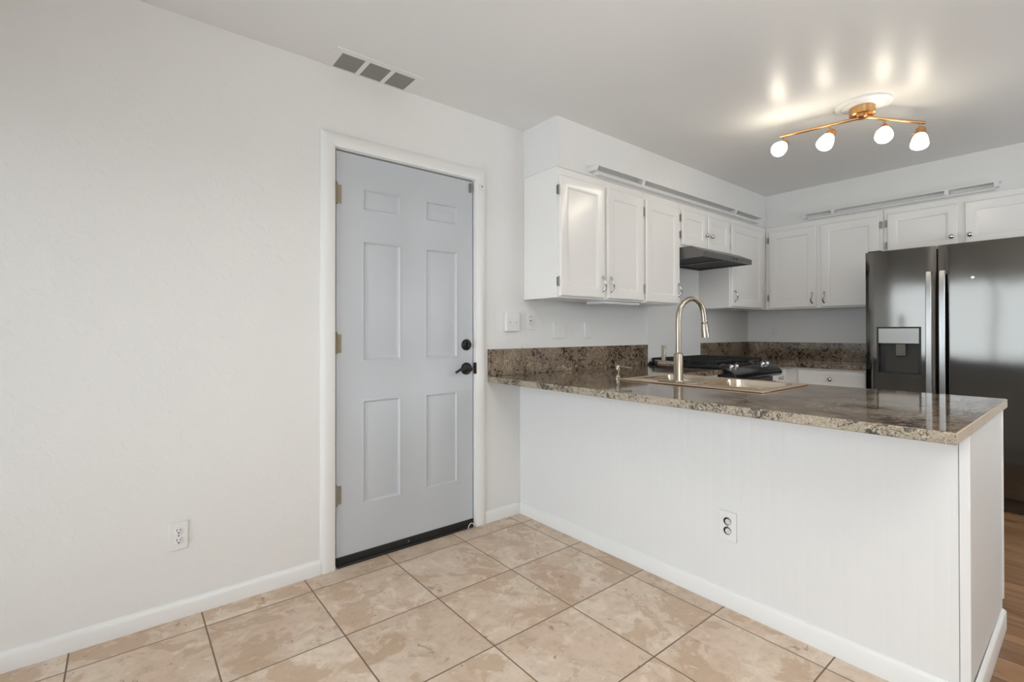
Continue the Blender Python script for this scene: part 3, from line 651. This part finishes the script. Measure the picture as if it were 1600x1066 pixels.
# ================================================================ PENINSULA AND BASE CABINETS
XP, YP1 = 2.112, 0.735
pn = thing('peninsula_cabinet', (1.05, 0.37, 0), 'white beadboard peninsula base under the granite counter', 'cabinet')
def bead_front():
    mb = MB(); pts = []; x = 0.0; step = 0.0405
    pts.append((0.0, 0.0))
    k = 1
    while k*step < 2.078:
        g = k*step; pts += [(g-0.0010, 0.0), (g, 0.00016), (g+0.0010, 0.0)]; k += 1
    pts += [(2.084, 0.0), (2.084, 0.012), (0.0, 0.012)]
    mb.prism(pts, 0.0, ZC-TC-0.001, lambda p, q, t: (p+0.001, 0.012+q, t)); return mb
bead_front().build('front_panel', M['panel'], pn)
MB().box(2.060, XP-0.004, 0.030, YP1-0.02, 0.0, ZC-TC-0.001).build('end_panel', M['panel'], pn)
MB().box(2.0865, XP, 0.008, 0.034, 0.0, ZC-TC-0.001).build('corner_post', M['panel'], pn, bevel=0.002)
MB().box(2.060, XP, YP1-0.02, YP1, 0.105, ZC-TC-0.001).build('stile', M['trim'], pn, bevel=0.002)
bb = MB()
prf = [(0, 0), (-0.013, 0), (-0.013, 0.066), (-0.011, 0.070), (-0.004, 0.074), (0, 0.075)]
bb.prism(prf, 0, 1, lambda p, q, t: (0.0165 if t == 0 else XP-p, 0.012+p, q))
bb.prism(prf, 0, 1, lambda p, q, t: (XP-0.004-p if t else XP-p, 0.7 if t else 0.012+p, q))
bb.build('baseboard', M['trim'], pn)
bx_ = MB(); bx_.box(0.6, 2.058, 0.66, 0.715, 0.0, 0.10); bx_.box(0.64, 2.058, 0.700, 0.715, 0.10, ZC-TC-0.002); bx_.box(0.02, 2.058, 0.026, 0.040, 0, ZC-TC-0.002)
bx_.build('back_panel', M['cab_in'], pn)
TPB = lambda u, v, n: (u, 0.716+n, v)
for (a, b) in ((0.70, 1.02), (1.04, 1.40), (1.42, 2.02)):
    MB().panelled(TPB, a, b, 0.13, 0.80, 0.019, [(a+0.06, b-0.06, 0.19, 0.74)], CPROF, 0.006).build('door', M['cab'], pn)
# base cabinet along the left wall between peninsula and range (mostly hidden)
lb = thing('base_cabinet', (0.3, 1.06, 0), 'white base cabinet left of the range, mostly hidden behind the peninsula', 'cabinet', 'white kitchen base cabinets')
MB().box(0.002, 0.610, 0.80, 1.352, 0.0, ZC-TC-0.001).build('carcass', M['cab'], lb)
MB().panelled(FX(0.610), 0.82, 1.335, 0.13, 0.83, 0.019, [(0.88, 1.275, 0.19, 0.77)], CPROF, 0.006).build('door', M['cab'], lb)
# corner base cabinet
cb = thing('base_cabinet', (0.6, 2.8, 0), 'white corner base cabinet with drawers under the far granite counter', 'cabinet', 'white kitchen base cabinets')
MB().grid_slab([0.002, 0.610, 1.205], [2.136, 2.530, YB-0.002], lambda x, y: x < 0.61 or y > 2.53, 0.10, ZC-TC-0.001).build('carcass', M['cab'], cb)
MB().grid_slab([0.002, 0.550, 1.205], [2.140, 2.590, YB-0.002], lambda x, y: x < 0.55 or y > 2.59, 0.0, 0.10).build('toe_kick', M['kick'], cb)
T1, T2 = FX(0.610), FYm(2.530)
dr = MB().panelled(T1, 2.150, 2.470, 0.705, 0.835, 0.019, [(2.18, 2.44, 0.73, 0.81)], CPROF, 0.006).build('drawer', M['cab'], cb); knob(T1, 2.345, 0.765, dr)
MB().panelled(T1, 2.150, 2.470, 0.13, 0.69, 0.019, [(2.21, 2.41, 0.19, 0.63)], CPROF, 0.006).build('door', M['cab'], cb)
dr = MB().panelled(T2, 0.705, 1.190, 0.690, 0.830, 0.019, [(0.73, 1.165, 0.715, 0.805)], [(0, 0), (0.003, -0.001), (0.006, -0.002)], 0.006).build('drawer', M['cab'], cb); knob(T2, 0.948, 0.763, dr)
MB().panelled(T2, 0.705, 1.190, 0.13, 0.675, 0.019, [(0.765, 1.13, 0.19, 0.615)], CPROF, 0.006).build('door', M['cab'], cb)

# ================================================================ SINK, FAUCET, SOAP PUMP
sk = thing('sink', (1.03, 0.46, ZC), 'warm steel double-basin drop-in sink in the peninsula counter', 'sink')
bx0, bx1, by0, by1 = SK[0]+0.035, SK[1]-0.045, 0.318, SK[3]-0.035
mid0, mid1 = 1.015, 1.050
MB().grid_slab([SK[0], bx0, mid0, mid1, bx1, SK[1]], [SK[2], by0, by1, SK[3]], lambda x, y: not (by0 < y < by1 and (bx0 < x < mid0 or mid1 < x < bx1)), ZC+0.0005, ZC+0.007).build('rim', M['sink'], sk, bevel=0.004, seg=3)
def basin(x0, x1):
    mb = MB(); bm = mb.bm; rings = []
    def rr(x0, x1, y0, y1, r, z, n=6):
        out = []
        for cx, cy, a0 in ((x1-r, y1-r, 0), (x0+r, y1-r, 90), (x0+r, y0+r, 180), (x1-r, y0+r, 270)):
            for k in range(n+1):
                a = math.radians(a0+90*k/n); out.append(bm.verts.new((cx+r*math.cos(a), cy+r*math.sin(a), z)))
        return out
    for ins, z in ((0, ZC+0.004), (0.004, ZC-0.03), (0.012, ZC-0.16), (0.03, ZC-0.185), (0.10, ZC-0.19)):
        rings.append(rr(x0+ins, x1-ins, by0+ins, by1-ins, 0.055 if ins < 0.09 else 0.03, z))
    for A, B in zip(rings, rings[1:]):
        for k in range(len(A)):
            f = bm.faces.new([A[k], A[(k+1) % len(A)], B[(k+1) % len(A)], B[k]]); f.smooth = True
    bm.faces.new(rings[-1])
    o = mb.build('basin', M['basin'], sk)
    MB().lathe(((x0+x1)/2, (by0+by1)/2, ZC-0.1895), (0, 0, 1), [(0.042, 0), (0.040, 0.003), (0.02, 0.001)], 20).build('drain', M['chrome'], o)
basin(bx0-0.004, mid0+0.004); basin(mid1-0.004, bx1+0.004)

ZR = ZC+0.0073
fc = thing('faucet', (0.973, 0.271, ZR), 'tall brushed nickel gooseneck faucet at the sink', 'faucet')
MB().prism([(math.cos(a)*0.125, math.sin(a)*0.030) for a in [2*PI*k/32 for k in range(32)]], ZR, ZR+0.006, lambda p, q, t: (0.973+p, 0.271+q, t)).build('deck_plate', M['nickel'], fc, bevel=0.002)
MB().lathe((0.973, 0.271, ZR+0.005), (0, 0, 1), [(0.027, 0), (0.027, 0.006), (0.0235, 0.010), (0.0235, 0.140), (0.021, 0.146), (0.015, 0.149)], 28).build('body', M['nickel'], fc)
dv = Vector((0.5, 0.866, 0))
sp = [(0, 1.03), (0, 1.12), (0, 1.21), (0.003, 1.250), (0.012, 1.280), (0.030, 1.304), (0.054, 1.321), (0.080, 1.327), (0.104, 1.319), (0.124, 1.300), (0.137, 1.272), (0.143, 1.240), (0.146, 1.205)]
P = lambda s, z: (0.973+dv.x*s, 0.271+dv.y*s, z)
MB().tube([P(*q) for q in sp], 0.0135, 16).build('spout', M['nickel'], fc)
sh = MB().tube([P(0.146, 1.205), P(0.147, 1.195), P(0.149, 1.165), P(0.154, 1.125)], 0.017, 18, radii=[0.0145, 0.0170, 0.0185, 0.0200]).build('spray_head', M['nickel'], fc)
MB().tube([P(0.1465, 1.2005), P(0.147, 1.1975)], 0.0170, 18).build('collar_ring', M['dark_plastic'], sh)
hv = MB().tube([(0.968, 0.271, 0.985), (0.90, 0.271, 0.985), (0.857, 0.271, 0.985)], 0.0135, 14).build('handle', M['nickel'], fc)
MB().tube([(0.857, 0.271, 0.985), (0.838, 0.271, 0.985)], 0.012, 14).build('handle_cap', M['black'], hv)
MB().box(0.874, 0.898, 0.266, 0.276, 0.995, 1.082).build('lever', M['nickel'], hv, bevel=0.003)
so = thing('soap_dispenser', (0.600, 0.246, ZC), 'small nickel soap dispenser pump on the granite left of the faucet', 'soap dispenser')
MB().lathe((0.600, 0.246, ZC+0.0003), (0, 0, 1), [(0.018, 0), (0.018, 0.005), (0.013, 0.009), (0.011, 0.034), (0.014, 0.038), (0.014, 0.074), (0.011, 0.078)], 22).build('pump_body', M['nickel'], so)
MB().tube([(0.600, 0.246, 0.952), (0.645, 0.252, 0.953), (0.690, 0.258, 0.948)], 0.0055, 10).build('nozzle', M['nickel'], so)

# ================================================================ GAS RANGE
rg = thing('gas_range', (0.33, 1.745, 0), 'black slide-in gas range between the granite counters', 'range')
RY0, RY1 = 1.364, 2.124
MB().box(0.026, 0.640, RY0, RY1, 0.04, 0.885).build('body', M['black_gloss'], rg, bevel=0.003)
MB().box(0.026, 0.625, RY0-0.004, RY1+0.004, 0.886, 0.912).build('cooktop', M['black_gloss'], rg, bevel=0.004)
cpn = [(0.560, 0.912), (0.585, 0.916), (0.712, 0.868), (0.735, 0.845), (0.738, 0.822), (0.722, 0.806), (0.690, 0.800), (0.645, 0.812), (0.626, 0.885), (0.560, 0.890)]
pn_ = MB().prism(cpn, RY0-0.002, RY1+0.002, lambda p, q, t: (p, t, q)).build('control_panel', M['black_gloss'], rg, bevel=0.004)
na = Vector((0.353, 0, 0.936))
for y in (1.455, 1.530, 1.958, 2.033):
    kk = MB().lathe((0.655, y, 0.8895), na, [(0.022, -0.002), (0.022, 0.004), (0.017, 0.007), (0.015, 0.022), (0.012, 0.025)], 18).build('knob', M['chrome'], pn_)
MB().box(0.640, 0.668, RY0+0.004, RY1-0.004, 0.20, 0.795).build('oven_door', M['black_gloss'], rg, bevel=0.004)
MB().tube([(0.668, RY0+0.05, 0.752), (0.700, RY0+0.05, 0.752), (0.700, RY1-0.05, 0.752), (0.668, RY1-0.05, 0.752)], 0.010, 10).build('oven_handle', M['black'], rg)
MB().box(0.640, 0.664, RY0+0.004, RY1-0.004, 0.05, 0.19).build('drawer', M['black_gloss'], rg, bevel=0.004)
for y0, y1 in ((RY0+0.02, RY0+0.27), (RY0+0.275, RY1-0.275), (RY1-0.27, RY1-0.02)):
    g = MB(); x0, x1 = 0.05, 0.575; z = 0.942
    for yy in (y0, y1): g.box(x0, x1, yy-0.006, yy+0.006, z-0.014, z)
    for xx in (x0, (x0+x1)/2, x1): g.box(xx-0.006, xx+0.006, y0, y1, z-0.014, z)
    for xx in (x0+0.13, x1-0.13): g.box(xx-0.005, xx+0.005, y0+0.02, y1-0.02, z-0.012, z+0.003)
    ym = (y0+y1)/2; g.box(x0+0.03, x1-0.03, ym-0.005, ym+0.005, z-0.012, z+0.003)
    for xx in (x0, x1):
        for yy in (y0, y1): g.box(xx-0.008, xx+0.008, yy-0.008, yy+0.008, 0.9115, z-0.002)
    g.build('grate', M['iron'], rg)
for (x, y) in ((0.18, RY0+0.145), (0.44, RY0+0.145), (0.18, RY1-0.145), (0.44, RY1-0.145), (0.31, (RY0+RY1)/2)):
    MB().lathe((x, y, 0.9115), (0, 0, 1), [(0.048, 0), (0.044, 0.006), (0.036, 0.008), (0.034, 0.014), (0.01, 0.016)], 20).build('burner', M['iron'], rg)
for x in (0.08, 0.60):
    for y in (RY0+0.05, RY1-0.05): MB().lathe((x, y, 0), (0, 0, 1), [(0.015, 0), (0.015, 0.04)], 10).build('foot', M['black'], rg)

# ================================================================ REFRIGERATOR
FXL, FXG, FXR, FY, FZ = 1.226, 1.637, 2.140, 2.370, 1.742
fr = thing('refrigerator', (1.68, 2.75, 0), 'stainless steel side-by-side refrigerator with ice dispenser', 'refrigerator')
MB().box(FXL+0.004, FXR-0.004, FY+0.080, 3.09, 0.02, FZ-0.012).build('body', M['dark_plastic'], fr, bevel=0.004)
def curved_door(x0, x1, name, holes=None):
    """door with a gently bowed front; hole = (x0, x1, z0, z1) leaves the dispenser open"""
    mb = MB(); bm = mb.bm
    n = 14; us = [x0+(x1-x0)*k/n for k in range(n+1)]
    zs = [0.100, FZ]
    if holes: us = sorted(set([u for u in us if min(abs(u-holes[0]), abs(u-holes[1])) > 0.008] + [holes[0], holes[1]])); zs = [0.100, holes[2], holes[3], FZ]
    def bow(u):
        s = (u-x0)/(x1-x0); e = min(s, 1-s)*(x1-x0)
        return FY + 0.003*(2*s-1)**2 + (0.010*(1-min(1, e/0.008))**2)
    cache = {}
    def V(u, z, y):
        k = (round(u, 5), round(z, 5), round(y, 5))
        if k not in cache: cache[k] = bm.verts.new((u, y, z))
        return cache[k]
    yb = FY+0.072
    for i in range(len(us)-1):
        for j in range(len(zs)-1):
            if holes and holes[0]-1e-6 <= us[i] and us[i+1] <= holes[1]+1e-6 and j == 1: continue
            a, b = us[i], us[i+1]
            f = bm.faces.new([V(a, zs[j], bow(a)), V(b, zs[j], bow(b)), V(b, zs[j+1], bow(b)), V(a, zs[j+1], bow(a))]); f.smooth = True
    bm.faces.new([V(u, zs[0], bow(u)) for u in reversed(us)] + [V(us[0], zs[0], yb), V(us[-1], zs[0], yb)])
    bm.faces.new([V(u, zs[-1], bow(u)) for u in us] + [V(us[-1], zs[-1], yb), V(us[0], zs[-1], yb)])
    bm.faces.new([V(us[0], z, bow(us[0])) for z in zs] + [V(us[0], zs[-1], yb), V(us[0], zs[0], yb)])
    bm.faces.new([V(us[-1], z, bow(us[-1])) for z in reversed(zs)] + [V(us[-1], zs[0], yb), V(us[-1], zs[-1], yb)])
    bm.faces.new([V(us[0], zs[0], yb), V(us[-1], zs[0], yb), V(us[-1], zs[-1], yb), V(us[0], zs[-1], yb)])
    return mb.build(name, M['steel'], fr)
DX0, DX1, DZ0, DZ1, DZM = 1.300, 1.547, 0.850, 1.182, 1.066
fd = curved_door(FXL, FXG-0.005, 'freezer_door', (DX0, DX1, DZ0, DZ1))
rd = curved_door(FXG+0.005, FXR, 'fridge_door')
# ice and water dispenser: open box set into the door
dp = MB(); e = 0.006
dp.box(DX0-0.004, DX0+e, FY-0.004, FY+0.055, DZ0-0.004, DZ1+0.004).box(DX1-e, DX1+0.004, FY-0.004, FY+0.055, DZ0-0.004, DZ1+0.004)
dp.box(DX0+e, DX1-e, FY-0.004, FY+0.055, DZ0-0.004, DZ0+e).box(DX0+e, DX1-e, FY-0.004, FY+0.055, DZ1-e, DZ1+0.004)
dp.box(DX0+e, DX1-e, FY+0.050, FY+0.056, DZ0+e, DZ1-e)
dsp = dp.build('dispenser', M['dark_plastic'], fd)
MB().box(DX0+e, DX1-e, FY-0.002, FY+0.050, DZM, DZ1-e).build('dispenser_panel', M['grey_panel'], dsp, bevel=0.002)
MB().prism([(FY+0.050, DZ0+0.007), (FY+0.006, DZ0+0.007), (FY+0.010, DZ0+0.012), (FY+0.046, DZM-0.05), (FY+0.050, DZM-0.05)], DX0+0.045, DX1-0.012, lambda p, q, t: (t, p, q)).build('drip_tray', M['dark_plastic'], dsp)
MB().prism([(FY+0.048, DZM-0.002), (FY+0.012, DZM-0.002), (FY+0.016, DZM-0.06), (FY+0.022, DZM-0.09), (FY+0.034, DZM-0.09)], 1.405, 1.462, lambda p, q, t: (t, p, q)).build('paddle', M['sensor'], dsp, bevel=0.003)
def fhandle(x0, x1, door):
    xm = (x0+x1)/2; mb = MB()
    pts = [(FY+0.006, 0.42), (FY-0.038, 0.45), (FY-0.050, 0.60), (FY-0.054, 1.0), (FY-0.050, 1.40), (FY-0.040, 1.555), (FY-0.036, 1.567), (FY+0.004, 1.567), (FY+0.004, 1.545), (FY-0.022, 1.535), (FY-0.036, 1.40), (FY-0.040, 1.0), (FY-0.036, 0.60), (FY-0.024, 0.47), (FY+0.006, 0.45)]
    mb.prism(pts, x0, x1, lambda p, q, t: (t, p, q)); mb.build('handle', M['steel_handle'], door, bevel=0.004)
fhandle(1.583, 1.615, fd); fhandle(1.652, 1.685, rd)
MB().lathe((1.816, FY+0.004, 1.510), (0, -1, 0), [(0.018, 0), (0.016, 0.003), (0.006, 0.004)], 24).build('chrome_disc', M['chrome'], rd)  # small round chrome disc on the right door
MB().box(FXL+0.01, FXR-0.01, FY+0.055, FY+0.079, 0.004, 0.095).build('kick_plate', M['kick'], fr)
for x in (FXL+0.05, FXR-0.05): MB().box(x-0.04, x+0.04, FY+0.03, FY+0.11, FZ-0.002, FZ+0.012).build('hinge_cover', M['dark_plastic'], fr, bevel=0.003)
